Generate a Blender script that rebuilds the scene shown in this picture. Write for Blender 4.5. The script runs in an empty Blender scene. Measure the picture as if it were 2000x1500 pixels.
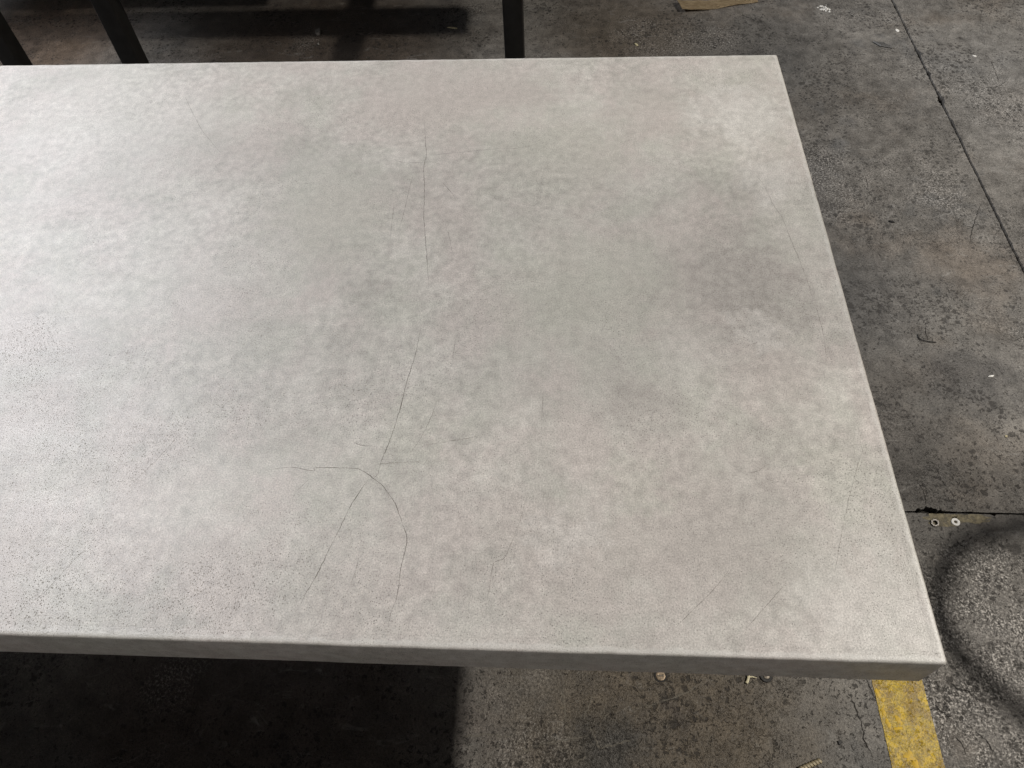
import bpy, bmesh, math, random
from mathutils import Vector, Matrix, noise
random.seed(7)
sc = bpy.context.scene
C = sc.collection

# ---------------------------------------------------------------- camera
cam = bpy.data.cameras.new('camera')
cam.sensor_width = 36.0
cam.lens = 26.55
cam.clip_start = 0.02
cam.clip_end = 200.0
cam_ob = bpy.data.objects.new('camera', cam)
C.objects.link(cam_ob)
m = Matrix(((0.998292, -0.010966, 0.057385), (0.041962, 0.818012, -0.573668), (-0.040651, 0.575096, 0.817075))).to_4x4()
m.translation = (0.0, 0.0, 1.55)
cam_ob.matrix_world = m
sc.camera = cam_ob

# ---------------------------------------------------------------- world and lamps
world = bpy.data.worlds.new('World')
sc.world = world
world.use_nodes = True
bg = world.node_tree.nodes['Background']
bg.inputs['Color'].default_value = (0.95, 0.93, 0.98, 1)
bg.inputs['Strength'].default_value = 0.019


def area_lamp(name, loc, target, sx, sy, power, color, turn=0.0):
    l = bpy.data.lights.new(name, 'AREA')
    l.shape = 'RECTANGLE'
    l.size = sx
    l.size_y = sy
    l.energy = power
    l.color = color
    o = bpy.data.objects.new(name, l)
    C.objects.link(o)
    o.location = loc
    d = Vector(target) - Vector(loc)
    o.rotation_euler = d.to_track_quat('-Z', 'Y').to_euler()
    if turn:
        o.rotation_euler.z += math.radians(turn)
    return o


# ceiling tube over the aisle right of the table: sharp shadow towards the left
area_lamp('ceiling_tube_lamp', (3.0, 0.8, 3.9), (3.0, 0.8, 0), 0.15, 0.17, 205, (1.0, 0.935, 0.845))
# long row of cool ceiling lights far on the left, mirrored in the sealed table top
area_lamp('ceiling_row_lamp', (-3.95, 3.3, 3.9), (-3.95, 3.3, 0), 1.9, 5.6, 420, (0.93, 0.945, 1.0), 24)
# added fill for the table's front face, low and far behind the photographer
area_lamp('front_fill_lamp', (-1.5, -7.0, 1.5), (-0.5, 0.0, 0.7), 3.0, 2.2, 62, (1.0, 0.95, 0.93))

sc.view_settings.view_transform = 'Standard'
sc.view_settings.look = 'None'
sc.view_settings.gamma = 1.0
sc.view_settings.use_curve_mapping = False
sc.view_settings.exposure = 0.0
sc.render.engine = 'CYCLES'
sc.render.resolution_x = 1024
sc.render.resolution_y = 768


# ---------------------------------------------------------------- node helpers
class NT:
    def __init__(self, name):
        self.mat = bpy.data.materials.new(name)
        self.mat.use_nodes = True
        self.t = self.mat.node_tree
        self.b = self.t.nodes['Principled BSDF']
        self.out = self.t.nodes['Material Output']

    def put(self, sock, v):
        if isinstance(v, bpy.types.NodeSocket):
            self.t.links.new(v, sock)
        elif isinstance(v, (tuple, list)):
            if len(v) == 3 and sock.type == 'RGBA':
                v = (*v, 1)
            sock.default_value = v
        else:
            sock.default_value = v

    def co(self, kind='Object'):
        return self.t.nodes.new('ShaderNodeTexCoord').outputs[kind]

    def map(self, v, scale=(1, 1, 1), loc=(0, 0, 0), rot=(0, 0, 0)):
        n = self.t.nodes.new('ShaderNodeMapping')
        self.put(n.inputs['Vector'], v)
        n.inputs['Scale'].default_value = scale
        n.inputs['Location'].default_value = loc
        n.inputs['Rotation'].default_value = rot
        return n.outputs[0]

    def noise(self, v, scale, detail=3, rough=0.55, dist=0.0, color=False, dims='2D'):
        n = self.t.nodes.new('ShaderNodeTexNoise')
        n.noise_dimensions = dims
        self.put(n.inputs['Vector'], v)
        n.inputs['Scale'].default_value = scale
        n.inputs['Detail'].default_value = detail
        n.inputs['Roughness'].default_value = rough
        n.inputs['Distortion'].default_value = dist
        return n.outputs['Color' if color else 'Fac']

    def voro(self, v, scale, feature='F1', rnd=1.0):
        n = self.t.nodes.new('ShaderNodeTexVoronoi')
        n.feature = feature
        n.voronoi_dimensions = '2D'
        self.put(n.inputs['Vector'], v)
        n.inputs['Scale'].default_value = scale
        n.inputs['Randomness'].default_value = rnd
        return n

    def math(self, op, a, b=0.0, c=None, clamp=False):
        n = self.t.nodes.new('ShaderNodeMath')
        n.operation = op
        n.use_clamp = clamp
        self.put(n.inputs[0], a)
        self.put(n.inputs[1], b)
        if c is not None:
            self.put(n.inputs[2], c)
        return n.outputs[0]

    def vmath(self, op, a, b=(0, 0, 0)):
        n = self.t.nodes.new('ShaderNodeVectorMath')
        n.operation = op
        self.put(n.inputs[0], a)
        self.put(n.inputs[1], b)
        return n.outputs['Value' if op in ('LENGTH', 'DISTANCE', 'DOT_PRODUCT') else 0]

    def rng(self, v, a, b, lo=0.0, hi=1.0, smooth=False):
        n = self.t.nodes.new('ShaderNodeMapRange')
        n.interpolation_type = 'SMOOTHSTEP' if smooth else 'LINEAR'
        self.put(n.inputs['Value'], v)
        n.inputs['From Min'].default_value = a
        n.inputs['From Max'].default_value = b
        n.inputs['To Min'].default_value = lo
        n.inputs['To Max'].default_value = hi
        return n.outputs[0]

    def mix(self, fac, a, b, mode='MIX'):
        n = self.t.nodes.new('ShaderNodeMix')
        n.data_type = 'RGBA'
        n.blend_type = mode
        n.clamp_factor = True
        self.put(n.inputs[0], fac)
        self.put(n.inputs[6], a)
        self.put(n.inputs[7], b)
        return n.outputs[2]

    def mul(self, col, f):
        """scale a colour by a value"""
        n = self.t.nodes.new('ShaderNodeVectorMath')
        n.operation = 'SCALE'
        self.put(n.inputs[0], col)
        self.put(n.inputs['Scale'], f)
        return n.outputs[0]

    def bump(self, h, strength=0.3, dist=0.001, normal=None):
        n = self.t.nodes.new('ShaderNodeBump')
        n.inputs['Strength'].default_value = strength
        n.inputs['Distance'].default_value = dist
        self.put(n.inputs['Height'], h)
        if normal is not None:
            self.put(n.inputs['Normal'], normal)
        return n.outputs[0]

    def set(self, **kw):
        for k, v in kw.items():
            self.put(self.b.inputs[k.replace('_', ' ')], v)
        return self.mat


def blob(n, co, x, y, r, r0=0.25):
    d = n.vmath('DISTANCE', co, (x, y, 0.0))
    return n.rng(d, r, r * r0, 0, 1, True)

# ---------------------------------------------------------------- traced positions, metres
CRACKS = [
    [(-0.2295, 1.1117), (-0.2202, 1.0423), (-0.2152, 1.0119), (-0.2164, 0.9836), (-0.2094, 0.9279), (-0.2038, 0.8694), (-0.1935, 0.8034), (-0.1868, 0.7618), (-0.1793, 0.7123)],
    [(-0.2901, 1.0126), (-0.2493, 0.9928), (-0.2175, 0.9938), (-0.1989, 0.9923), (-0.1726, 0.9794)],
    [(-0.2093, 1.0118), (-0.1591, 1.0178), (-0.109, 1.0252), (-0.067, 1.0273), (-0.0253, 1.0428)],
    [(-0.2317, 0.9648), (-0.2341, 0.916), (-0.2364, 0.8581), (-0.2399, 0.8304)],
    [(-0.1882, 0.9521), (-0.1674, 0.9217), (-0.1581, 0.9062)],
    [(-0.1637, 0.8358), (-0.1574, 0.8087), (-0.1525, 0.7876)],
    [(-0.6749, 1.1844), (-0.6464, 1.1356), (-0.6124, 1.0816), (-0.5847, 1.0465), (-0.5598, 1.0166)],
    [(-0.1836, 0.647), (-0.1856, 0.6032), (-0.1916, 0.5573), (-0.1955, 0.5099), (-0.2016, 0.4687), (-0.2083, 0.4399), (-0.2102, 0.4224), (-0.2153, 0.4154)],
    [(-0.2202, 0.4153), (-0.2292, 0.3949), (-0.2366, 0.377), (-0.2432, 0.3525), (-0.2522, 0.3214), (-0.2598, 0.2944), (-0.2666, 0.2769), (-0.2716, 0.2599)],
    [(-0.3434, 0.4246), (-0.316, 0.4286), (-0.2887, 0.4243), (-0.2858, 0.4285), (-0.2409, 0.4287), (-0.2278, 0.4248), (-0.2141, 0.4155), (-0.2002, 0.4042), (-0.1839, 0.3827), (-0.1733, 0.3604), (-0.1661, 0.3449), (-0.1648, 0.3296), (-0.1675, 0.3057), (-0.1672, 0.2768), (-0.1712, 0.2572), (-0.1728, 0.2409)],
    [(-0.2238, 0.4305), (-0.2076, 0.435), (-0.177, 0.4384), (-0.1555, 0.4402)],
    [(-0.247, 0.4657), (-0.2367, 0.4608), (-0.2175, 0.4597)],
    [(-0.1547, 0.4622), (-0.1332, 0.4677), (-0.1116, 0.4717), (-0.09, 0.4779)],
    [(-0.1345, 0.6297), (-0.135, 0.6037), (-0.1349, 0.5868)],
    [(-0.1467, 0.5418), (-0.1546, 0.5029), (-0.1626, 0.4767), (-0.175, 0.4476)],
    [(-0.0147, 0.5461), (-0.0156, 0.5242), (-0.0159, 0.5051)],
    [(-0.0311, 0.3992), (-0.0372, 0.3699), (-0.045, 0.3448), (-0.0541, 0.3204), (-0.0651, 0.3142), (-0.0683, 0.2909), (-0.0712, 0.2574)],
    [(-0.2161, 0.3133), (-0.2185, 0.2926), (-0.2247, 0.2696)],
    [(-0.4684, 0.4714), (-0.4882, 0.4309), (-0.5056, 0.4026)],
    [(-0.5269, 0.3268), (-0.545, 0.2958), (-0.5561, 0.2719), (-0.5693, 0.2543)],
    [(0.2946, 0.9792), (0.3147, 0.9426), (0.3246, 0.8903), (0.333, 0.8624), (0.3384, 0.8141), (0.3447, 0.7633), (0.3494, 0.6965)],
    [(0.3494, 0.6965), (0.3511, 0.6517), (0.3492, 0.6174), (0.3427, 0.5803)],
    [(0.1931, 0.3179), (0.1711, 0.2917), (0.1445, 0.2662), (0.1272, 0.2497)],
    [(0.244, 0.2965), (0.222, 0.2739), (0.2035, 0.2546)],
    [(0.3692, 0.4788), (0.3495, 0.437), (0.3307, 0.3941), (0.3128, 0.3474), (0.3003, 0.3121)],
    [(-0.2911, 0.4139), (-0.303, 0.3967), (-0.3058, 0.3866)],
    [(-0.2529, 0.8925), (-0.2507, 0.847), (-0.2486, 0.8141)],
    [(0.2188, 0.431), (0.2338, 0.4333), (0.2468, 0.4417)],
]
FLOOR_DARK = [
    [(1.2282, 1.7432), (1.1945, 1.6789), (1.1677, 1.6268), (1.1497, 1.5801)],
    [(0.9498, 1.285), (0.9459, 1.2461), (0.9454, 1.2395)],
    [(0.9251, 1.2543), (0.925, 1.2393), (0.936, 1.2327), (0.9655, 1.2297)],
    [(0.818, 0.7727), (0.8212, 0.8015), (0.8167, 0.8269)],
    [(0.8595, 0.6966), (0.8612, 0.6838), (0.8701, 0.6782), (0.872, 0.6702)],
    [(1.1117, 2.5749), (1.1541, 2.5448), (1.1739, 2.554)],
    [(1.4409, 2.3084), (1.4718, 2.3279), (1.4956, 2.3507)],
    [(1.3983, 2.2498), (1.4283, 2.2577)],
    [(0.6061, 0.406), (0.6105, 0.3824), (0.6165, 0.3668), (0.6267, 0.3616)],
    [(0.5698, 0.3718), (0.5755, 0.3443), (0.58, 0.313), (0.5798, 0.2866), (0.5878, 0.2611)],
    [(0.7198, 0.3628), (0.7319, 0.345), (0.7495, 0.3348)],
    [(0.7589, 0.4013), (0.774, 0.3878), (0.7918, 0.3837), (0.8047, 0.3638)],
    [(1.4824, 2.4956), (1.4803, 2.4342), (1.4678, 2.3309)],
    [(0.9293, 1.8693), (0.9255, 1.8115)],
    [(0.7842, 0.3112), (0.7987, 0.2986), (0.8058, 0.2774)],
    [(0.7446, 0.3011), (0.7546, 0.2884), (0.7542, 0.2713)],
]
FLOOR_LIGHT = [
    [(-0.0731, 0.2375), (-0.0259, 0.261), (0.0076, 0.2666), (0.0701, 0.2821)],
    [(0.1588, 0.3304), (0.2184, 0.3481), (0.2639, 0.3665), (0.2948, 0.3817)],
    [(0.0723, 0.3001), (0.0816, 0.278), (0.0906, 0.2564)],
    [(0.0216, 0.3777), (0.0238, 0.3305), (0.0297, 0.2986)],
    [(0.0608, 0.3088), (0.0709, 0.332), (0.0792, 0.3557)],
    [(0.0888, 0.2589), (0.1175, 0.266), (0.1513, 0.276)],
    [(-0.7297, 0.3934), (-0.7173, 0.3837), (-0.7077, 0.376)],
    [(0.041, 0.233), (0.0648, 0.2442)],
    [(-0.1716, 0.2692), (-0.1136, 0.2757), (-0.0647, 0.2685)],
]

# (x, y, radius, colour, amount): stains and pale clouds in the table top
PINK, GREEN, PALE, DARK = (0.440, 0.400, 0.368), (0.425, 0.420, 0.366), (0.57, 0.552, 0.515), (0.345, 0.322, 0.295)
STAINS = [
    (-0.2334, 1.1554, 0.17, PINK, 0.75), (-0.10, 1.19, 0.13, PINK, 0.6), (-0.1721, 0.90, 0.13, PINK, 0.55),
    (0.256, 0.73, 0.14, DARK, 0.85), (0.271, 0.60, 0.10, PINK, 0.6), (0.16, 0.36, 0.14, PINK, 0.8), (0.22, 0.36, 0.15, DARK, 0.45),
    (-0.3567, 0.30, 0.09, PINK, 0.75), (0.1056, 0.526, 0.07, DARK, 0.6), (0.02, 0.31, 0.11, PINK, 0.75), (-0.06, 0.36, 0.07, PINK, 0.5),
    (0.0, 1.00, 0.17, GREEN, 0.55), (-0.3536, 0.88, 0.16, GREEN, 0.6), (0.3312, 0.42, 0.07, GREEN, 0.5), (0.03, 0.723, 0.18, GREEN, 0.55),
    (0.16, 1.12, 0.10, PINK, 0.6), (0.31, 1.11, 0.12, PALE, 0.6), (0.33, 0.95, 0.07, PALE, 0.45), (0.02, 0.34, 0.05, PALE, 0.35),
    (0.27, 0.64, 0.05, PALE, 0.4), (-0.20, 0.27, 0.12, PINK, 0.5), (0.33, 0.27, 0.10, PALE, 0.4), (0.1, 0.42, 0.06, GREEN, 0.5),
    (-0.75, 1.12, 0.26, PALE, 0.5), (-0.55, 0.8, 0.2, PALE, 0.3), (-0.18, 0.49, 0.08, GREEN, 0.5), (-0.45, 0.6, 0.1, DARK, 0.2),
]
FLOOR_STAINS_SHADE = [  # floor stains, with some shade and lamp light painted in as colour
    (0.62, 1.85, 0.34, (0.072, 0.070, 0.068), 0.8), (0.68, 1.38, 0.38, (0.066, 0.064, 0.061), 0.85), (0.78, 1.0, 0.28, (0.082, 0.075, 0.067), 0.8),  # dark blobs paint the slab's soft shade on the floor beside it
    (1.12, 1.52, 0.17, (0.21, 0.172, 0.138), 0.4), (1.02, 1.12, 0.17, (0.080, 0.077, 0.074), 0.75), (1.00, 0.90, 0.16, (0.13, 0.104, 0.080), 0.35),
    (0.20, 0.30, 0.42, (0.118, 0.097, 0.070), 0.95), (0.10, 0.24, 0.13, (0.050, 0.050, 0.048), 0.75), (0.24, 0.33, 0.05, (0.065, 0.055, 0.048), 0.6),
    (-0.6, 0.3, 0.60, (0.062, 0.046, 0.040), 0.8), (-2.0, 2.7, 0.50, (0.17, 0.118, 0.080), 0.75), (-0.9, 2.65, 0.75, (0.072, 0.055, 0.042), 0.9),  # shade in front of and behind the table painted in with brown stains
    (0.95, 0.36, 0.30, (0.215, 0.203, 0.190), 0.65), (0.25, 2.7, 0.45, (0.110, 0.092, 0.072), 0.8), (0.75, 2.55, 0.35, (0.098, 0.094, 0.088), 0.7),  # the palest blob paints the brighter lamp light at the near right
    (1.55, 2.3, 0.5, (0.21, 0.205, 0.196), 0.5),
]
FLOOR_PITS = [(0.9724, 0.6761, 0.0154), (1.0944, 1.6664, 0.0066), (0.8619, 0.4723, 0.011), (0.8234, 0.3635, 0.0066), (0.8361, 0.3594, 0.0055),
    (0.7871, 0.3361, 0.0055), (0.8465, 0.2917, 0.011), (1.3554, 2.6604, 0.0066), (1.3756, 2.5615, 0.009), (0.7372, 0.7746, 0.0044), (0.6843, 0.8633, 0.0044),
    (1.1759, 2.4412, 0.0055), (1.2878, 2.2913, 0.009)]
# thick leftovers of yellow paint: (x, y, half sizes, turn)
FLAKES = [(0.6228, 0.3735, 0.004, 0.008, 0.3), (0.6290, 0.362, 0.0035, 0.004, 0.2), (0.6247, 0.3400, 0.0032, 0.009, 0.1), (0.629, 0.3205, 0.0034, 0.010, 0.25),
    (0.6485, 0.327, 0.006, 0.0065, 0.6), (0.645, 0.3125, 0.010, 0.003, 0.1), (0.6522, 0.2634, 0.008, 0.010, 0.7), (0.6600, 0.2535, 0.006, 0.008, 0.2)]

TX, TY = -0.80, 0.754          # base point of the table on the floor
TOP = 0.76
X0, X1, Y0, Y1 = -2.1, 0.3927, 0.2203, 1.2873


# ---------------------------------------------------------------- materials
def mat_table():
    n = NT('sealed_cast_concrete')
    co3 = n.co()
    sp_ = n.t.nodes.new('ShaderNodeSeparateXYZ')
    n.put(sp_.inputs[0], co3)
    cb = n.t.nodes.new('ShaderNodeCombineXYZ')
    n.put(cb.inputs[0], sp_.outputs[0])
    n.put(cb.inputs[1], n.math('ADD', sp_.outputs[1], n.math('SUBTRACT', sp_.outputs[2], TOP)))
    co = cb.outputs[0]
    warp = n.noise(co, 24, 5, 0.7, color=True)
    wco = n.vmath('ADD', co, n.mul(n.vmath('SUBTRACT', warp, (0.5, 0.5, 0.5)), 0.17))
    wco = n.vmath('MULTIPLY', wco, (1, 1, 0))
    # cloudy tone
    big = n.noise(co, 9, 6, 0.68, 0.2)
    col = n.mix(n.rng(big, 0.33, 0.67), (0.385, 0.366, 0.331), (0.498, 0.475, 0.434))
    hue = n.noise(n.vmath('ADD', co, (3.1, 1.7, 0.0)), 7.5, 6, 0.68, 0.2)
    col = n.mix(n.rng(hue, 0.48, 0.62, 0, 0.8), col, (0.462, 0.422, 0.390))
    col = n.mix(n.rng(hue, 0.47, 0.34, 0, 0.6), col, (0.430, 0.426, 0.376))
    # stains and clouds of their own place: (x, y, radius, colour, amount)
    for x, y, r, c, a in STAINS:
        f = n.math('MULTIPLY', blob(n, wco, x - TX, y - TY, r), a)
        col = n.mix(f, col, c)
    # small soft spots of a trowelled surface
    mid = n.noise(co, 55, 4, 0.6)
    spots = n.noise(n.vmath('ADD', co, (4, 7, 0)), 95, 2, 0.5)
    amp = n.rng(n.noise(n.vmath('ADD', co, (2, 5, 0)), 4, 2, 0.5), 0.38, 0.6, 0.6, 1.05)
    tone = n.math('ADD', n.rng(mid, 0.3, 0.7, -0.10, 0.10), n.rng(spots, 0.3, 0.7, -0.08, 0.08))
    col = n.mul(col, n.math('ADD', 1.0, n.math('MULTIPLY', tone, amp)))
    # fine grain
    gr = n.noise(co, 520, 2, 0.8)
    col = n.mul(col, n.rng(gr, 0.28, 0.72, 0.76, 1.24))
    # pin holes, denser in some patches and along the front edge
    dens = n.noise(n.vmath('ADD', co, (5, 2, 0)), 7, 3, 0.55)
    front = n.rng(sp_.outputs['Y'], -0.02, -0.50, -0.03, 0.03)
    rightb = n.rng(sp_.outputs['X'], 1.0, 1.18, 0.0, 0.05)
    dens = n.math('ADD', n.math('ADD', dens, front), rightb)
    edge = n.math('MINIMUM', n.math('SUBTRACT', sp_.outputs['Y'], Y0 - TY), n.math('SUBTRACT', X1 - TX, sp_.outputs['X']))
    edge = n.math('MINIMUM', edge, n.math('SUBTRACT', Y1 - TY, sp_.outputs['Y']))
    edge = n.math('ADD', edge, n.rng(n.noise(co, 60, 2, 0.6), 0.3, 0.7, -0.002, 0.002))
    rim = n.math('MULTIPLY', n.rng(edge, 0.0075, 0.0055), n.rng(edge, -0.0005, 0.0015))
    col = n.mix(n.math('MULTIPLY', rim, 0.3), col, (0.66, 0.65, 0.61))
    dens = n.math('SUBTRACT', dens, n.math('MULTIPLY', rim, 0.15))
    pores = None
    for sc_, r0, r1, off in ((430, 0.16, 0.36, 0), (190, 0.06, 0.18, 7), (85, 0.02, 0.115, 13)):
        v = n.voro(n.vmath('ADD', co, (off, off * 0.3, 0)), sc_)
        s2 = n.t.nodes.new('ShaderNodeSeparateColor')
        n.put(s2.inputs[0], v.outputs['Color'])
        keep = n.math('POWER', s2.outputs[0], 2.6)
        rad = n.math('MULTIPLY', keep, n.rng(dens, 0.34, 0.70, r0, r1))
        p = n.math('SUBTRACT', rad, v.outputs['Distance'])
        p = n.rng(p, -0.03, 0.08, 0, 1)
        pores = p if pores is None else n.math('MAXIMUM', pores, p)
    col = n.mix(n.math('MULTIPLY', pores, 0.7), col, (0.12, 0.112, 0.098))
    # satin sealer, brushed along the table
    streak = n.noise(n.map(co, (2.0, 15, 1)), 1.6, 4, 0.7, 0.3)
    ro = n.math('ADD', n.rng(streak, 0.3, 0.7, 0.37, 0.43), n.math('MULTIPLY', pores, 0.3))
    hgt = n.math('SUBTRACT', n.math('MULTIPLY', gr, 0.9), pores)
    n.set(Base_Color=col, Roughness=ro, Normal=n.bump(hgt, 0.42, 0.0006))
    n.b.inputs['Specular IOR Level'].default_value = 0.55
    return n.mat


def floor_colour(n, co):
    """colour, roughness and relief of the old workshop floor"""
    big = n.noise(co, 1.7, 5, 0.65, 0.4)
    col = n.mix(n.rng(big, 0.35, 0.65), (0.120, 0.112, 0.101), (0.208, 0.197, 0.180))
    hue = n.noise(n.vmath('ADD', co, (4, 9, 0)), 3.0, 4, 0.65)
    col = n.mix(n.rng(hue, 0.54, 0.70, 0, 0.5), col, (0.165, 0.140, 0.115))
    col = n.mix(n.rng(hue, 0.42, 0.30, 0, 0.5), col, (0.112, 0.115, 0.117))
    # stains, painted shade and a painted lit patch, each in its own place
    warp = n.noise(co, 9, 4, 0.65, color=True)
    wco = n.vmath('ADD', co, n.mul(n.vmath('SUBTRACT', warp, (0.5, 0.5, 0.5)), 0.20))
    wco = n.vmath('MULTIPLY', wco, (1, 1, 0))
    for x, y, r, c, a in FLOOR_STAINS_SHADE:
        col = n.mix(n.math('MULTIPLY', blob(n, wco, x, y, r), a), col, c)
    mid = n.noise(co, 22, 4, 0.7)
    col = n.mul(col, n.rng(mid, 0.3, 0.7, 0.70, 1.28))
    # exposed grit of worn patches, plus painted glints right of the near table corner
    patch = n.rng(n.noise(n.vmath('ADD', co, (2, 8, 0)), 13, 3, 0.65), 0.36, 0.60, 0.25, 1.0)
    worn = n.math('MAXIMUM', n.math('MULTIPLY', blob(n, wco, 0.93, 0.38, 0.42, 0.45), patch), n.rng(n.noise(n.vmath('ADD', co, (5, 1, 0)), 2.3, 3, 0.6), 0.5, 0.72, 0.0, 0.55))
    f1 = n.noise(n.vmath('ADD', co, (2, 2, 0)), 190, 3, 0.75)
    grit = n.math('ADD', n.rng(f1, 0.28, 0.72, -0.62, 0.62), n.rng(n.noise(co, 400, 1, 0.6), 0.3, 0.7, -0.42, 0.42))
    col = n.mul(col, n.math('ADD', 1.0, n.math('MULTIPLY', grit, n.rng(worn, 0, 1, 0.50, 1.25)), clamp=False))
    col = n.mix(n.math('MULTIPLY', n.rng(f1, 0.54, 0.66), n.rng(worn, 0.2, 0.9, 0, 0.95)), col, (0.68, 0.65, 0.61))  # white flecks painted as lamp glints, densest at the near right
    # pale scuffs
    sc1 = n.noise(n.map(co, (1, 2.0, 1), (3, 3, 0), (0, 0, 0.5)), 15, 5, 0.75, 0.8)
    col = n.mix(n.rng(sc1, 0.60, 0.74, 0, 0.55), col, (0.30, 0.29, 0.27))
    # dark pits
    pit = None
    dens = n.noise(n.vmath('ADD', co, (7, 5, 0)), 4.5, 2, 0.5)
    dco = n.vmath('ADD', co, n.mul(n.vmath('SUBTRACT', n.noise(co, 110, 2, 0.6, color=True), (0.5, 0.5, 0.5)), 0.016))
    dco = n.vmath('MULTIPLY', dco, (1, 1, 0))
    for s, r0, r1, off in ((140, 0.12, 0.50, 0), (55, 0.10, 0.40, 3), (23, 0.03, 0.26, 9)):
        v = n.voro(n.vmath('ADD', dco, (off, off * 0.7, 0)), s)
        s2 = n.t.nodes.new('ShaderNodeSeparateColor')
        n.put(s2.inputs[0], v.outputs['Color'])
        rad = n.math('MULTIPLY', n.math('POWER', s2.outputs[1], 2.3), n.rng(n.math('ADD', dens, n.math('MULTIPLY', worn, 0.10)), 0.35, 0.68, r0, r1))
        p = n.rng(n.math('SUBTRACT', rad, v.outputs['Distance']), -0.04, 0.08)
        pit = p if pit is None else n.math('MAXIMUM', pit, p)
    for x, y, r in FLOOR_PITS:
        pit = n.math('MAXIMUM', pit, n.math('MULTIPLY', blob(n, dco, x, y, r, 0.6), 0.8))
    col = n.mix(n.math('MULTIPLY', pit, 0.72), col, (0.022, 0.020, 0.018))
    # fine crazing
    cco = n.vmath('ADD', co, n.mul(n.vmath('SUBTRACT', n.noise(co, 40, 3, 0.7, color=True), (0.5, 0.5, 0.5)), 0.06))
    cr = None
    for s, w, amt in ((19, 0.022, 1.0), (52, 0.035, 0.7)):
        v = n.voro(n.vmath('MULTIPLY', cco, (1, 1, 0)), s, 'DISTANCE_TO_EDGE')
        c_ = n.rng(v.outputs['Distance'], w, w * 0.2, 0, amt)
        cr = c_ if cr is None else n.math('MAXIMUM', cr, c_)
    crm = n.math('MAXIMUM', n.rng(n.noise(n.vmath('ADD', co, (1, 6, 0)), 4.5, 3, 0.6), 0.47, 0.62), n.math('MULTIPLY', worn, 0.8))
    cr = n.math('MULTIPLY', cr, crm)
    col = n.mix(n.math('MULTIPLY', cr, 0.55), col, (0.03, 0.028, 0.026))
    h = n.math('SUBTRACT', f1, n.math('MULTIPLY', pit, 0.9))
    h = n.math('SUBTRACT', h, n.math('MULTIPLY', cr, 0.6))
    ro = n.math('ADD', n.rng(mid, 0.3, 0.7, 0.42, 0.58), n.math('MULTIPLY', pit, 0.2))
    return col, ro, h


def mat_floor():
    n = NT('worn_workshop_concrete')
    co = n.vmath('MULTIPLY', n.co(), (1, 1, 0))
    col, ro, h = floor_colour(n, co)
    # broken sides of the slabs are dusty and rough
    n.set(Base_Color=col, Roughness=ro, Normal=n.bump(h, 0.7, 0.0026))
    n.b.inputs['Specular IOR Level'].default_value = 0.45
    return n.mat


def mat_yellow():
    n = NT('worn_yellow_floor_paint')
    co = n.vmath('MULTIPLY', n.co(), (1, 1, 0))
    fcol, ro, h = floor_colour(n, co)
    a = n.noise(co, 30, 4, 0.65)
    ye = n.mix(n.rng(a, 0.35, 0.65), (0.29, 0.185, 0.010), (0.50, 0.355, 0.020))
    b = n.noise(n.vmath('ADD', co, (3, 1, 0)), 210, 3, 0.75)
    ye = n.mul(ye, n.rng(b, 0.3, 0.7, 0.50, 1.50))
    bright = n.noise(n.vmath('ADD', co, (6, 3, 0)), 42, 4, 0.7)
    ye = n.mix(n.rng(bright, 0.56, 0.66, 0, 0.9), ye, (0.70, 0.47, 0.008))
    wear = n.noise(n.vmath('ADD', co, (8, 8, 0)), 20, 5, 0.75)
    col = n.mix(n.rng(wear, 0.56, 0.76, 0.0, 0.55), ye, fcol)
    n.set(Base_Color=col, Roughness=0.40, Normal=n.bump(h, 0.5, 0.0022))
    return n.mat


def mat_simple(name, c, rough=0.6, var=0.2, scale=60, metal=0.0, bump=0.2, alpha=None):
    n = NT(name)
    co = n.co()
    f = n.noise(co, scale, 4, 0.6, dims='3D')
    col = n.mul(c, n.rng(f, 0.3, 0.7, 1 - var, 1 + var))
    n.set(Base_Color=col, Roughness=n.rng(f, 0.3, 0.7, rough - 0.08, rough + 0.08), Normal=n.bump(f, bump, 0.001))
    n.b.inputs['Metallic'].default_value = metal
    if alpha is not None:
        g = n.noise(co, alpha[1], 3, 0.6, dims='3D')
        n.put(n.b.inputs['Alpha'], n.rng(g, 0.35, 0.62, alpha[0] * 0.35, alpha[0]))
    return n.mat


def mat_post():
    n = NT('black_powder_coated_steel')
    co = n.co()
    f = n.noise(co, 40, 4, 0.6, dims='3D')
    g = n.noise(co, 600, 2, 0.6, dims='3D')
    col = n.mix(n.rng(f, 0.4, 0.7, 0, 0.5), (0.007, 0.0065, 0.006), (0.014, 0.0125, 0.011))
    n.set(Base_Color=col, Roughness=n.rng(f, 0.3, 0.7, 0.36, 0.5), Normal=n.bump(g, 0.12, 0.0005))
    n.b.inputs['Specular IOR Level'].default_value = 0.25
    return n.mat


def mat_kraft():
    n = NT('creased_brown_kraft_paper')
    co = n.co()
    f = n.noise(n.map(co, (1, 3, 1), rot=(0, 0, 0.6)), 28, 4, 0.6, 1.0)
    g = n.noise(co, 420, 2, 0.6)
    col = n.mix(n.rng(f, 0.35, 0.65), (0.30, 0.225, 0.130), (0.44, 0.345, 0.215))
    col = n.mul(col, n.rng(g, 0.3, 0.7, 0.88, 1.12))
    n.set(Base_Color=col, Roughness=0.7, Normal=n.bump(f, 0.5, 0.006))
    return n.mat


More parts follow.
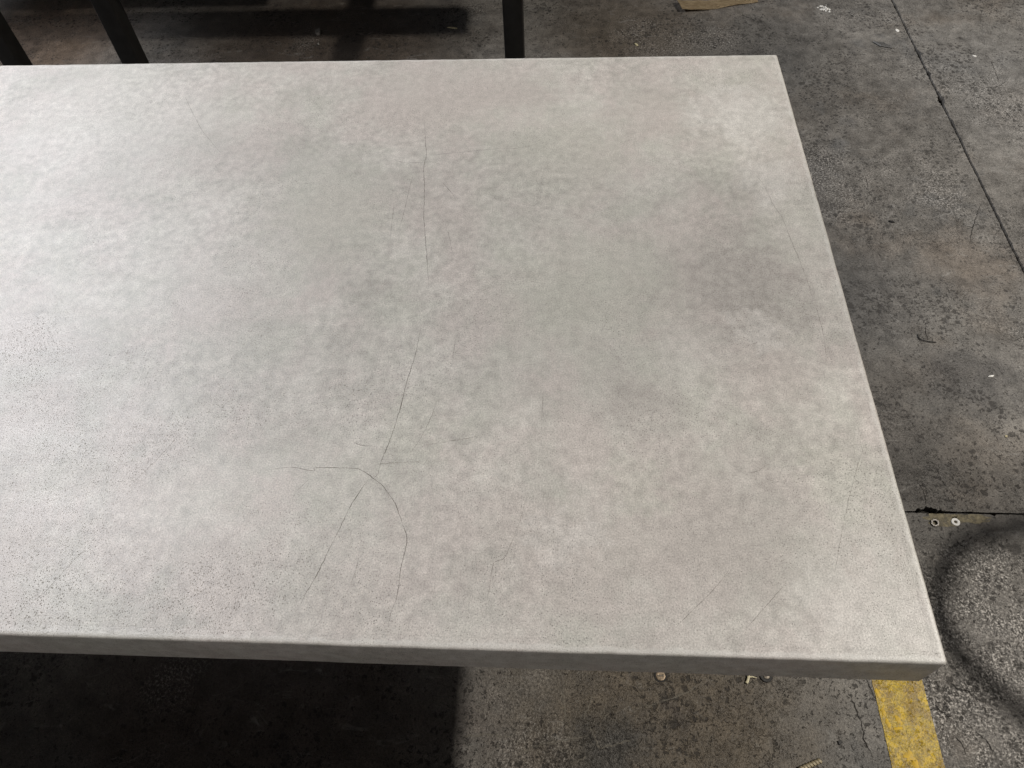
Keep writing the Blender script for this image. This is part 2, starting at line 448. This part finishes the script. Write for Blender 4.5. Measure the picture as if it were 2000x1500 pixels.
# ---------------------------------------------------------------- mesh helpers
def link(name, bm, mat, parent=None, loc=(0, 0, 0), smooth=False):
    me = bpy.data.meshes.new(name)
    bmesh.ops.recalc_face_normals(bm, faces=bm.faces)
    bm.to_mesh(me)
    bm.free()
    me.materials.append(mat)
    if smooth:
        me.shade_smooth()
        me.set_sharp_from_angle(angle=math.radians(38))
    o = bpy.data.objects.new(name, me)
    C.objects.link(o)
    o.location = loc
    if parent is not None:
        o.parent = parent
    return o


def thing(name, label, cat, loc=(0, 0, 0), group=None):
    o = bpy.data.objects.new(name, None)
    o.empty_display_size = 0.05
    C.objects.link(o)
    o.location = loc
    return tag(o, label, cat, group)


def tag(o, label, cat, group=None):
    o['label'] = label
    o['category'] = cat
    if group:
        o['group'] = group
    return o


def loft(bm, rings, cap_top=True, cap_bottom=True):
    """rings: equally long closed loops of points"""
    vr = [[bm.verts.new(p) for p in r] for r in rings]
    k = len(vr[0])
    for a, b in zip(vr, vr[1:]):
        for i in range(k):
            bm.faces.new((a[i], a[(i + 1) % k], b[(i + 1) % k], b[i]))
    if cap_bottom:
        bm.faces.new(list(reversed(vr[0])))
    if cap_top:
        bm.faces.new(vr[-1])
    return vr


def box(bm, x0, x1, y0, y1, z0, z1, bevel=0.0, seg=2):
    g = bmesh.ops.create_cube(bm, size=1.0)
    for v in g['verts']:
        v.co = Vector(((x0 + x1) / 2 + v.co.x * (x1 - x0), (y0 + y1) / 2 + v.co.y * (y1 - y0), (z0 + z1) / 2 + v.co.z * (z1 - z0)))
    if bevel:
        es = list({e for v in g['verts'] for e in v.link_edges})
        bmesh.ops.bevel(bm, geom=es, offset=bevel, segments=seg, profile=0.5, affect='EDGES')


def wob(x, y=0.0, z=0.0, s=1.0):
    return noise.noise(Vector((x * s, y * s, z)))


def resample(pts, step):
    """points along a smooth curve through pts"""
    cur = []
    k = len(pts)
    for i in range(k - 1):
        p0, p1, p2, p3 = (Vector(pts[max(0, i - 1)]), Vector(pts[i]), Vector(pts[i + 1]), Vector(pts[min(k - 1, i + 2)]))
        for q in range(6):
            t = q / 6
            v = 0.5 * ((2 * p1) + (p2 - p0) * t + (2 * p0 - 5 * p1 + 4 * p2 - p3) * t * t + (3 * p1 - p0 - 3 * p2 + p3) * t ** 3)
            cur.append((v.x, v.y))
    cur.append(tuple(pts[-1]))
    pts = cur
    out = []
    for (ax, ay), (bx_, by_) in zip(pts, pts[1:]):
        L = math.hypot(bx_ - ax, by_ - ay)
        k = max(1, int(L / step))
        for i in range(k):
            t = i / k
            out.append((ax + (bx_ - ax) * t, ay + (by_ - ay) * t))
    out.append(pts[-1])
    return out


def ribbon(bm, pts, w, z, seed, jit=0.0007, step=0.004):
    """thin tapered line lying on a surface"""
    p = resample(pts, step)
    k = len(p)
    prev = None
    for i, (x, y) in enumerate(p):
        a = p[max(0, i - 1)]
        b = p[min(k - 1, i + 1)]
        dx, dy = b[0] - a[0], b[1] - a[1]
        L = math.hypot(dx, dy) or 1
        nx, ny = -dy / L, dx / L
        j = jit * (wob(x * 160, y * 160, seed) + 0.6 * wob(x * 420, y * 420, seed + 5))
        t = i / (k - 1)
        ww = 0.5 * w * (min(1, 6 * t, 6 * (1 - t)) * 0.85 + 0.15) * (0.8 + 0.7 * wob(x * 90, y * 90, seed + 9))
        q = (bm.verts.new((x + nx * (j + ww), y + ny * (j + ww), z)), bm.verts.new((x + nx * (j - ww), y + ny * (j - ww), z)))
        if prev:
            bm.faces.new((prev[0], prev[1], q[1], q[0]))
        prev = q


def tube(bm, pts, r, sides=10, closed=False):
    rings = []
    k = len(pts)
    up = Vector((0, 0, 1))
    for i, p in enumerate(pts):
        a = Vector(pts[i - 1] if (i or closed) else pts[0])
        b = Vector(pts[(i + 1) % k] if (i < k - 1 or closed) else pts[-1])
        d = (b - a).normalized()
        s = d.cross(up)
        if s.length < 1e-4:
            s = Vector((1, 0, 0))
        s.normalize()
        u = s.cross(d)
        rr = r(i / (k - 1)) if callable(r) else r
        rings.append([bm.verts.new(Vector(p) + (s * math.cos(t) + u * math.sin(t)) * rr) for t in [2 * math.pi * j / sides for j in range(sides)]])
    for a, b in zip(rings, rings[1:] + ([rings[0]] if closed else [])):
        for j in range(sides):
            bm.faces.new((a[j], a[(j + 1) % sides], b[(j + 1) % sides], b[j]))
    if not closed:
        bm.faces.new(list(reversed(rings[0])))
        bm.faces.new(rings[-1])


def slab_poly(bm, pts, z0, z1, cx=None):
    loft(bm, [[(x, y, z0) for x, y in pts], [(x, y, z1) for x, y in pts]])


# ---------------------------------------------------------------- floor: three cast slabs with open joints
M_floor = mat_floor()
M_dirt = mat_simple('packed_joint_dirt', (0.020, 0.018, 0.015), 0.9, 0.4, 90)
bm = bmesh.new()
box(bm, -9, 9, -9, 11, -0.16, -0.018)
floor = link('floor', bm, M_dirt)
floor['kind'] = 'structure'
floor['label'] = 'old dark grey workshop concrete floor cut by saw joints'


def j1(y):                      # centre line of the joint that runs away from the camera
    return 1.2655 - 0.0068 * (y - 0.9) - 0.002 * (y - 0.9) ** 2 * 0.3


def bite(t, c, w, d):
    u = abs(t + 0.25 * w * wob(t * 120, c) - c) / w
    return d * max(0.0, 1 - u) ** 0.8 * (0.75 + 0.7 * wob(t * 160, c, 3) + 0.4 * wob(t * 420, c, 5))


def g1(y, side):
    b = 0.0040 + 0.0020 * wob(y * 9, 3 + side) + 0.0022 * wob(y * 47, 7 + side) + 0.0013 * wob(y * 140, 1 + side)
    if side > 0:
        b += bite(y, 2.262, 0.035, 0.012) + bite(y, 2.52, 0.02, 0.014) + bite(y, 2.40, 0.015, 0.007) + bite(y, 2.13, 0.02, 0.005)
    else:
        b += bite(y, 2.24, 0.05, 0.006) + bite(y, 2.43, 0.012, 0.003)
    return max(0.0016, b)


def fine_range(a, b, lo, hi, step, coarse):
    out = []
    t = a
    while t < b - 1e-9:
        out.append(t)
        t += step if lo <= t <= hi else coarse
    out.append(b)
    return out


J2 = 0.7575


def g2(x, side):
    b = 0.0020 + 0.0007 * wob(x * 14, 11 + side) + 0.0008 * wob(x * 90, 13 + side) + 0.0005 * wob(x * 260, 17 + side)
    if side > 0:
        b += bite(x, 0.818, 0.030, 0.016) + bite(x, 0.848, 0.022, 0.004)
        b += bite(x, 0.905, 0.02, 0.0015)
    else:
        b += bite(x, 0.83, 0.03, 0.004) + bite(x, 0.955, 0.006, 0.007)
    return max(0.0010, b)


ys = fine_range(-9, 11, 1.2, 3.1, 0.006, 0.4)
xs = fine_range(-9, 1.2, 0.6, 1.2, 0.003, 0.4)
right_pts = [(9, -9), (9, 11)] + [(j1(y) + g1(y, 1), y) for y in reversed(ys)]
bm = bmesh.new()
slab_poly(bm, right_pts, -0.15, 0.0)
link('floor_slab', bm, M_floor, floor)
far_pts = [(x, J2 + g2(x, 1)) for x in xs] + [(j1(y) - g1(y, -1), y) for y in ys if y > J2 + 0.02] + [(-9, 11)]
bm = bmesh.new()
slab_poly(bm, far_pts, -0.15, 0.0)
floor_far = link('floor_slab', bm, M_floor, floor)
near_pts = [(x, J2 - g2(x, -1)) for x in reversed(xs)] + [(-9, -9)] + [(j1(y) - g1(y, -1), y) for y in ys if y < J2 - 0.02]
bm = bmesh.new()
slab_poly(bm, near_pts, -0.15, 0.0)
floor_near = link('floor_slab', bm, M_floor, floor)

# cracks and scratches in the slabs
M_crack = mat_simple('dark_crack_shadow_dirt', (0.016, 0.014, 0.012), 0.9, 0.3, 200, alpha=(0.95, 120))
M_scratch = mat_simple('pale_scratch_dust', (0.26, 0.24, 0.20), 0.9, 0.3, 200, alpha=(0.62, 150))
for i, p in enumerate(FLOOR_DARK):
    bm = bmesh.new()
    ribbon(bm, p, 0.0026, 0.0004, 20 + i, 0.003)
    link('crack', bm, M_crack, floor_far if p[0][1] > J2 else floor_near)
for i, p in enumerate(FLOOR_LIGHT):
    bm = bmesh.new()
    ribbon(bm, p, 0.0034, 0.0004, 60 + i, 0.004)
    link('scratch', bm, M_scratch, floor_near)
# pale broken mortar at the chipped joint
M_mortar = mat_simple('dusty_broken_mortar', (0.27, 0.235, 0.155), 0.9, 0.45, 130, bump=0.6, alpha=(0.9, 70))
for cx, cy, rx, ry, sd in ((0.845, 0.740, 0.036, 0.016, 1), (0.905, 0.744, 0.040, 0.011, 2)):
    bm = bmesh.new()
    ring = []
    for k in range(40):
        a = 2 * math.pi * k / 40
        r = 1 + 0.45 * wob(math.cos(a) * 2.4, math.sin(a) * 2.4, sd)
        ring.append((cx + rx * r * math.cos(a), min(J2 - 0.003, cy + ry * r * math.sin(a)), 0.0003))
    vs = [bm.verts.new(p) for p in ring]
    bm.faces.new(vs)
    link('mortar_patch', bm, M_mortar, floor_near)
# white plaster spot trodden onto the floor
M_plaster = mat_simple('dry_white_plaster', (0.62, 0.61, 0.58), 0.9, 0.3, 150, bump=0.6)
rs = random.Random(4)
sp = thing('plaster_splat', 'crumbled white plaster spot on the floor beyond the far table corner', 'splat', (0.9892, 2.8174, 0))
for k in range(26):
    a = rs.uniform(0, 6.28)
    d = rs.random() ** 0.7
    x, y = 0.026 * d * math.cos(a), 0.034 * d * math.sin(a)
    r = rs.uniform(0.002, 0.0055) * (1.2 - 0.6 * d)
    bm = bmesh.new()
    n_ = 7
    pr = [r * rs.uniform(0.6, 1.3) for _ in range(n_)]
    base = [(x + pr[q] * math.cos(6.283 * q / n_), y + 1.5 * pr[q] * math.sin(6.283 * q / n_), 0.0002) for q in range(n_)]
    topr = [(x + 0.6 * (bx_ - x), y + 0.6 * (by_ - y), 0.0016) for bx_, by_, _ in base]
    loft(bm, [base, topr])
    link('crumb', bm, M_plaster, sp)

# ---------------------------------------------------------------- painted yellow floor line
M_yellow = mat_yellow()
M_flake = mat_simple('thick_yellow_paint', (0.62, 0.40, 0.006), 0.55, 0.3, 120, bump=0.5)
ly = thing('floor_line', 'worn yellow painted line on the floor under the near right table corner', 'floor line', (0.667, 0.3, 0))
lys = fine_range(-2.0, 0.745, 0.15, 0.5, 0.003, 0.1)
L_, R_ = [], []
for y in lys:
    L_.append((0.6165 + 0.012 * (0.40 - y) + 0.0016 * wob(y * 40, 1) + 0.0012 * wob(y * 150, 2) - 0.667, y - 0.3))
    R_.append((0.7113 + 0.006 * (0.40 - y) + 0.0010 * wob(y * 40, 4) + 0.0008 * wob(y * 150, 5) - 0.667, y - 0.3))
bm = bmesh.new()
slab_poly(bm, L_ + R_[::-1], 0.0001, 0.0009)
link('paint_film', bm, M_yellow, ly)
for k, (x, y, rx, ry, rot) in enumerate(FLAKES):
    bm = bmesh.new()
    n_ = 22
    rr = [1 + 0.8 * wob(math.cos(6.283 * q / n_) * 2.6, math.sin(6.283 * q / n_) * 2.6, 30 + k) for q in range(n_)]
    def ring(f, z):
        out = []
        for q in range(n_):
            a = 6.283 * q / n_
            u, v = rx * rr[q] * f * math.cos(a), ry * rr[q] * f * math.sin(a)
            out.append((x - 0.667 + u * math.cos(rot) - v * math.sin(rot), y - 0.3 + u * math.sin(rot) + v * math.cos(rot), z))
        return out
    loft(bm, [ring(1, 0.0004), ring(0.98, 0.0013), ring(0.92, 0.0014)])
    link('paint_flake', bm, M_flake, ly, smooth=True)

# ---------------------------------------------------------------- the concrete table
M_top = mat_table()
M_post = mat_post()
table = thing('concrete_table', 'large pale grey sealed concrete table top with hairline cracks', 'table', (TX, TY, 0))
X0, X1, Y0, Y1 = -2.1, 0.3927, 0.2203, 1.2873
THK = 0.068


def outline(inset, r=0.0045):
    """closed outline of the slab, rounded corners, slightly uneven; inset from the outside"""
    pts = []
    a, b, c, d = X0 + r, X1 - r, Y0 + r, Y1 - r
    def arc(cx, cy, t0):
        for q in range(7):
            t = t0 + math.pi / 2 * q / 6
            pts.append((cx, cy, math.cos(t), math.sin(t)))
    nx, ny = 420, 190
    arc(b, c, -math.pi / 2)
    for q in range(1, ny):
        pts.append((b, c + (d - c) * q / ny, 1, 0))
    arc(b, d, 0)
    for q in range(1, nx):
        pts.append((b + (a - b) * q / nx, d, 0, 1))
    arc(a, d, math.pi / 2)
    for q in range(1, ny):
        pts.append((a, d + (c - d) * q / ny, -1, 0))
    arc(a, c, math.pi)
    for q in range(1, nx):
        pts.append((a + (b - a) * q / nx, c, 0, -1))
    out = []
    deep = max(0.0, inset - r + 0.0006)
    for x, y, ux, uy in pts:
        if abs(ux * uy) > 1e-9 or (x in (a, b) and y in (c, d)):
            sx, sy = (1 if x == b else -1), (1 if y == d else -1)
            k = max(0.0006, r - inset)
            out.append((x - sx * deep + ux * k - TX, y - sy * deep + uy * k - TY))
            continue
        k = r - inset + 0.0005 * wob(x * 7, y * 7, 2) + 0.00035 * wob(x * 45, y * 45, 4)
        out.append((x + ux * k - TX, y + uy * k - TY))
    return out


bm = bmesh.new()
prof = [(0.004, -THK), (0.0012, -THK + 0.0006), (0.0, -THK + 0.0025), (0.0, -0.0030), (0.0005, -0.0015), (0.0014, -0.0005), (0.0026, 0.0),
        (0.0058, 0.0001), (0.0100, -0.00005), (0.0135, -0.00030)]
rings = []
for ins, z in prof:
    rg = []
    for x, y in outline(ins):
        dz = 0.0
        if z > -0.01:
            dz = 0.00030 * wob(x * 30, y * 30, 8) + 0.00022 * wob(x * 120, y * 120, 3)
            if ins > 0.012:
                dz = 0.0
        rg.append((x, y, TOP + z + dz))
    rings.append(rg)
vr = loft(bm, rings, cap_top=False)
q_ = 0.0125
bm.faces.new([bm.verts.new((x - TX, y - TY, TOP - 0.00012)) for x, y in ((X0 + q_, Y0 + q_), (X1 - q_, Y0 + q_), (X1 - q_, Y1 - q_), (X0 + q_, Y1 - q_))])
bm.normal_update()
for f in bm.faces:
    f.smooth = True
for e in bm.edges:
    e.smooth = e.calc_face_angle(0.0) < math.radians(38)
top = link('table_top', bm, M_top, table)
M_hair = mat_simple('dirt_in_hairline_crack', (0.19, 0.178, 0.15), 0.8, 0.3, 300, alpha=(0.72, 60))
M_faint = mat_simple('faint_hairline_crack', (0.22, 0.205, 0.175), 0.8, 0.3, 300, alpha=(0.5, 60))
for i, p in enumerate(CRACKS):
    bm = bmesh.new()
    ribbon(bm, [(x - TX, y - TY) for x, y in p], 0.0010 if i in (0, 7, 8, 9) else 0.0007, TOP + 0.00002, 100 + i, 0.0007, 0.003)
    link('hairline_crack', bm, M_hair if i in (0, 7, 8, 9) else M_faint, top)
# steel trestle legs set well back under the slab
for lx in (-0.55, -1.75):
    for y_ in (0.62, 0.98):
        bm = bmesh.new()
        box(bm, lx - 0.025 - TX, lx + 0.025 - TX, y_ - 0.025 - TY, y_ + 0.025 - TY, 0.0, TOP - THK - 0.05, 0.004)
        link('leg', bm, M_post, table, smooth=True)
    bm = bmesh.new()
    box(bm, lx - 0.025 - TX, lx + 0.025 - TX, 0.50 - TY, 1.10 - TY, TOP - THK - 0.05, TOP - THK, 0.004)
    link('cross_rail', bm, M_post, table, smooth=True)

# ---------------------------------------------------------------- black steel frames standing behind the table
def frame(name, label, x0, x1, y0, y1, h, w=0.051):
    t = thing(name, label, 'table frame', ((x0 + x1) / 2, (y0 + y1) / 2, 0), 'black steel frames behind the table')
    cx, cy = (x0 + x1) / 2, (y0 + y1) / 2
    for x in (x0, x1 - w):
        for y in (y0, y1 - w):
            bm = bmesh.new()
            box(bm, x - cx, x + w - cx, y - cy, y + w - cy, 0.0, h, 0.005, 3)
            link('post', bm, M_post, t, smooth=True)
    for y in (y0, y1 - w):
        bm = bmesh.new()
        box(bm, x0 - cx, x1 - cx, y - cy, y + w - cy, h, h + w, 0.005, 3)
        link('top_rail', bm, M_post, t, smooth=True)
    for x in (x0, x1 - w):
        bm = bmesh.new()
        box(bm, x - cx, x + w - cx, y0 + w - cy, y1 - w - cy, h, h + w, 0.005, 3)
        link('side_rail', bm, M_post, t, smooth=True)
    return t


frame('steel_frame', 'black square-tube steel frame with two posts rising behind the table', -1.191, -0.092, 1.85, 3.60, 0.66)
frame('steel_frame', 'black square-tube steel frame cut off by the picture edge, beside the wider frame', -2.56, -1.478, 1.85, 3.60, 0.66)
M_raw = mat_simple('raw_grey_concrete', (0.36, 0.35, 0.33), 0.7, 0.15, 25)  # for two unseen slabs, added to shape the floor shadows behind the table
bm = bmesh.new()
box(bm, -1.05, 1.05, -0.073, 0.073, 0, 0.05, 0.004)
tag(link('shade_slab', bm, M_raw, None, (-0.78, 2.410, 0.7112)), 'narrow concrete strip added across the frame rails, out of view, to cast shade', 'slab')
bm = bmesh.new()
box(bm, -1.20, 1.20, -0.53, 0.53, 0, 0.05, 0.004)
tag(link('shade_slab', bm, M_raw, None, (-1.60, 3.05, 0.7112)), 'wide concrete slab added on the rear rails, out of view, to block lamp light', 'slab')

# ---------------------------------------------------------------- litter on the floor
M_kraft = mat_kraft()
bm = bmesh.new()
N_ = 40
rows = []
for i in range(N_ + 1):
    t = i / N_
    x = 0.300 * t
    mid = 0.062 * t - 0.004 * math.sin(t * 5)
    lift = 0.016 * max(0, 1 - t * 2.4) ** 2 + 0.002 + 0.0015 * wob(t * 6, 2) + 0.004 * max(0, t - 0.75) ** 1.2
    wd = 0.033 + 0.002 * wob(t * 9, 8)
    sk = 0.014 * (1 - t)
    rows.append([(x + sk * (0.5 - s), mid + wd * (s - 0.5) * 2, lift + 0.003 * math.sin(s * 3.1 + t * 7) ** 2) for s in (0, 0.25, 0.5, 0.75, 1)])
vt = [[bm.verts.new(p) for p in r] for r in rows]
for a, b in zip(vt, vt[1:]):
    for j in range(4):
        bm.faces.new((a[j], a[j + 1], b[j + 1], b[j]))
ext = bmesh.ops.solidify(bm, geom=bm.faces[:], thickness=0.0011)
tp = thing('paper_strip', 'creased brown kraft paper strip with a curled end on the floor behind the table', 'paper strip', (0.452, 2.838, 0))
link('strip', bm, M_kraft, tp, smooth=True)
bm = bmesh.new()
for i in range(1):
    pts = [(0.288, 0.075), (0.315, 0.077), (0.318, 0.100), (0.300, 0.108), (0.286, 0.100)]
    slab_poly(bm, pts, 0.006, 0.0075)
link('torn_end', bm, mat_simple('yellow_tape_scrap', (0.62, 0.45, 0.12), 0.6, 0.2), tp)

M_zinc = mat_simple('dull_zinc', (0.17, 0.16, 0.15), 0.46, 0.12, 300, 1.0, 0.1)
M_nickel = mat_simple('pale_nylon', (0.86, 0.85, 0.82), 0.5, 0.05, 300, 0.0, 0.1)
M_dull = mat_simple('dirty_steel', (0.20, 0.175, 0.145), 0.5, 0.4, 220, 0.6, 0.3)
M_black = mat_simple('black_rubber', (0.014, 0.013, 0.012), 0.6, 0.3, 150)


def washer(bm, ro, ri, h, seg=28):
    b = 0.12 * (ro - ri)
    pr = [(ri, 0), (ro, 0), (ro, h - b), (ro - b, h), (ri + b, h), (ri, h - b)]
    vs = [[bm.verts.new((r * math.cos(6.283185 * k / seg), r * math.sin(6.283185 * k / seg), z)) for r, z in pr] for k in range(seg)]
    for k in range(seg):
        a, b_ = vs[k], vs[(k + 1) % seg]
        for j in range(6):
            bm.faces.new((a[j], a[(j + 1) % 6], b_[(j + 1) % 6], b_[j]))


bm = bmesh.new()
washer(bm, 0.0090, 0.0036, 0.0020)
tag(link('washer', bm, M_nickel, None, (0.8694, 0.7348, 0.0005), True), 'bright white washer lying flat by the chipped floor joint', 'washer')
bm = bmesh.new()
washer(bm, 0.0085, 0.0046, 0.0032)
o = tag(link('washer', bm, M_zinc, None, (0.8243, 0.7313, 0.0018), True), 'dull tilted steel washer by the chipped joint beside the table edge', 'washer')
o.rotation_euler = (math.radians(8), math.radians(-10), 0.4)

# round plug flush in the floor: dark rim around a dirty cap
pl = thing('floor_plug', 'dirty round metal plug with a dark rim in the floor by the table front', 'plug', (0.2118, 0.3934, 0))
bm = bmesh.new()
washer(bm, 0.0122, 0.0096, 0.0012)
link('rim', bm, M_black, pl, smooth=True)
bm = bmesh.new()
rg = lambda r, z: [(r * math.cos(6.283185 * k / 28), r * math.sin(6.283185 * k / 28), z) for k in range(28)]
loft(bm, [rg(0.0094, 0.0003), rg(0.0092, 0.0014), rg(0.0078, 0.0019), rg(0.0050, 0.0013)])
link('cap', bm, mat_simple('tarnished_brass', (0.30, 0.235, 0.165), 0.45, 0.5, 160, 0.4, 0.5), pl, smooth=True)
bm = bmesh.new()
box(bm, -0.006, 0.006, -0.0011, 0.0011, 0.0012, 0.0022, 0.0004)
link('slot_bar', bm, M_dull, pl)
bm = bmesh.new()
washer(bm, 0.0128, 0.0066, 0.0030)
nt = thing('rubber_grommet', 'black rubber grommet holding a grey disc on the floor near the yellow line', 'grommet', (0.4162, 0.4000, 0))
link('ring', bm, M_black, nt, smooth=True)
bm = bmesh.new()
loft(bm, [rg(0.0064, 0.0003), rg(0.0062, 0.0022), rg(0.0046, 0.0027)])
link('disc', bm, M_dull, nt, smooth=True)

# bent cream plastic clip
M_cream = mat_simple('cream_plastic', (0.72, 0.66, 0.45), 0.45, 0.1, 200)
bm = bmesh.new()
tube(bm, [(0.003, 0.020, 0.004), (0.003, 0.010, 0.004), (0.0015, 0.002, 0.0038), (-0.001, -0.005, 0.0032), (-0.0035, -0.009, 0.003)], lambda t: 0.0024 + 0.0006 * t, 8)
tube(bm, [(0.002, 0.0025, 0.0040), (0.009, 0.003, 0.0040), (0.017, 0.0015, 0.0030)], lambda t: 0.0019 - 0.0011 * t, 8)
tag(link('plastic_clip', bm, M_cream, None, (0.3795, 0.3935, -0.0003), True), 'small bent cream plastic clip on the floor next to the rubber grommet', 'clip')

# ribbed beige wall plug
M_plug = mat_simple('beige_nylon', (0.40, 0.34, 0.22), 0.55, 0.25, 200)
wp = thing('wall_anchor', 'ribbed beige plastic wall anchor on the floor near the yellow line', 'anchor', (0.4713, 0.2445, 0.0))
wp.rotation_euler = (0, 0, math.radians(22))
bm = bmesh.new()
tube(bm, [(-0.020, 0, 0.0055), (0.020, 0, 0.0055)], 0.0042, 12)
link('shaft', bm, M_plug, wp, smooth=True)
for k in range(7):
    bm = bmesh.new()
    x = -0.018 + k * 0.006
    tube(bm, [(x - 0.0018, -0.0010, 0.0056), (x + 0.0014, 0.0010, 0.0056)], 0.0054, 12)
    link('rib', bm, M_plug, wp, smooth=True)

# small chips and flakes, each a thing of its own
def chip(name, label, cat, x, y, rx, ry, h, rot, mat, seed, n_=9):
    r = random.Random(seed)
    f = [r.uniform(0.7, 1.25) for _ in range(n_)]
    bm = bmesh.new()
    def rg2(s, z):
        out = []
        for q in range(n_):
            a = 6.283 * q / n_
            u, v = rx * f[q] * s * math.cos(a), ry * f[q] * s * math.sin(a)
            out.append((u * math.cos(rot) - v * math.sin(rot), u * math.sin(rot) + v * math.cos(rot), z))
        return out
    loft(bm, [rg2(0.85, 0), rg2(1, h * 0.5), rg2(0.75, h)])
    return tag(link(name, bm, mat, None, (x, y, 0.0002)), label, cat)


M_whitec = mat_simple('white_chip', (0.75, 0.74, 0.70), 0.6, 0.1, 200)
M_grey = mat_simple('grey_pebble', (0.22, 0.21, 0.19), 0.8, 0.3, 200)
M_tan = mat_simple('tan_crumb', (0.50, 0.45, 0.28), 0.8, 0.2, 200)
M_slate = mat_simple('dark_slate', (0.085, 0.083, 0.080), 0.55, 0.3, 150)
chip('paint_chip', 'tiny white sliver on the dark floor right of the table', 'chip', 1.0666, 1.127, 0.0085, 0.0026, 0.002, 0.15, M_whitec, 1)
chip('pebble', 'small grey pebble in the shade between the black steel posts', 'pebble', -0.9144, 2.7083, 0.010, 0.022, 0.012, 0.2, M_grey, 2)
chip('crumb', 'tiny grey crumb in front of the grey pebble between the posts', 'crumb', -0.9, 2.632, 0.005, 0.008, 0.004, 0.4, M_grey, 3)
chip('crumb', 'tiny cream crumb on the floor between steel post and paper strip', 'crumb', 0.2781, 2.5969, 0.0055, 0.010, 0.005, 0.6, M_tan, 4)
chip('wood_splinter', 'pale wood splinter in the dark shade beside the steel post', 'splinter', -0.4027, 2.7288, 0.020, 0.004, 0.003, -0.2, M_tan, 5)
chip('stone_flake', 'flat dark stone flake beside the long floor joint', 'flake', 1.140, 2.572, 0.036, 0.014, 0.0065, -0.62, M_slate, 6, 4)
chip('crumb', 'small black crumb on the floor beside the right table edge', 'crumb', 0.9587, 1.6709, 0.010, 0.0045, 0.004, -0.4, M_black, 7)
chip('crumb', 'tiny yellowish crumb on the floor above the chipped joint', 'crumb', 1.046, 0.955, 0.0035, 0.0030, 0.002, 0.0, M_tan, 8)
chip('crumb', 'black crumb on the floor left of the yellow line', 'crumb', 0.5331, 0.285, 0.0055, 0.0040, 0.003, 0.5, M_black, 9)
chip('paint_chip', 'tiny white chip at the rim of the long floor joint', 'chip', 1.218, 2.665, 0.006, 0.011, 0.002, 0.2, M_whitec, 10)
chip('paint_chip', 'tiny white fleck on the floor slab beyond the long joint', 'chip', 1.437, 2.497, 0.007, 0.004, 0.002, -0.4, M_whitec, 11)

# black wire scrap
bm = bmesh.new()
tube(bm, [(-0.016, 0.010, 0.002), (-0.017, 0.000, 0.0018), (-0.010, -0.008, 0.0016), (0.004, -0.012, 0.0016), (0.024, -0.015, 0.0018)], lambda t: 0.0016 - 0.0006 * t, 7)
tag(link('wire_scrap', bm, M_black, None, (0.940, 1.246, 0), True), 'hooked scrap of black wire on the floor right of the table', 'wire')

# ---------------------------------------------------------------- air hose hanging in the aisle, out of the picture; only its shadow shows
ctrl = [(2.24, 0.792, 3.3), (2.11, 0.792, 2.1), (1.89, 0.772, 1.45), (1.746, 0.756, 1.3), (1.62, 0.741, 1.2), (1.528, 0.729, 1.13), (1.449, 0.706, 1.08), (1.388, 0.666, 1.03), (1.352, 0.616, 1.0), (1.352, 0.569, 1.0), (1.385, 0.529, 1.03), (1.445, 0.5, 1.08), (1.502, 0.478, 1.14), (1.6, 0.46, 1.25), (1.725, 0.448, 1.4), (1.925, 0.478, 2.0), (2.075, 0.548, 3.3)]
pts = []
for i in range(len(ctrl) - 1):
    p0, p1, p2, p3 = (Vector(ctrl[max(0, i - 1)]), Vector(ctrl[i]), Vector(ctrl[i + 1]), Vector(ctrl[min(len(ctrl) - 1, i + 2)]))
    for q in range(5):
        t = q / 5
        pts.append(0.5 * ((2 * p1) + (p2 - p0) * t + (2 * p0 - 5 * p1 + 4 * p2 - p3) * t * t + (3 * p1 - p0 - 3 * p2 + p3) * t ** 3))
pts.append(Vector(ctrl[-1]))
bm = bmesh.new()
tube(bm, pts, 0.015, 12)
tag(link('air_hose', bm, M_black, None, (0, 0, 0), True), 'black rubber air hose hanging in a loop beside the table', 'hose')
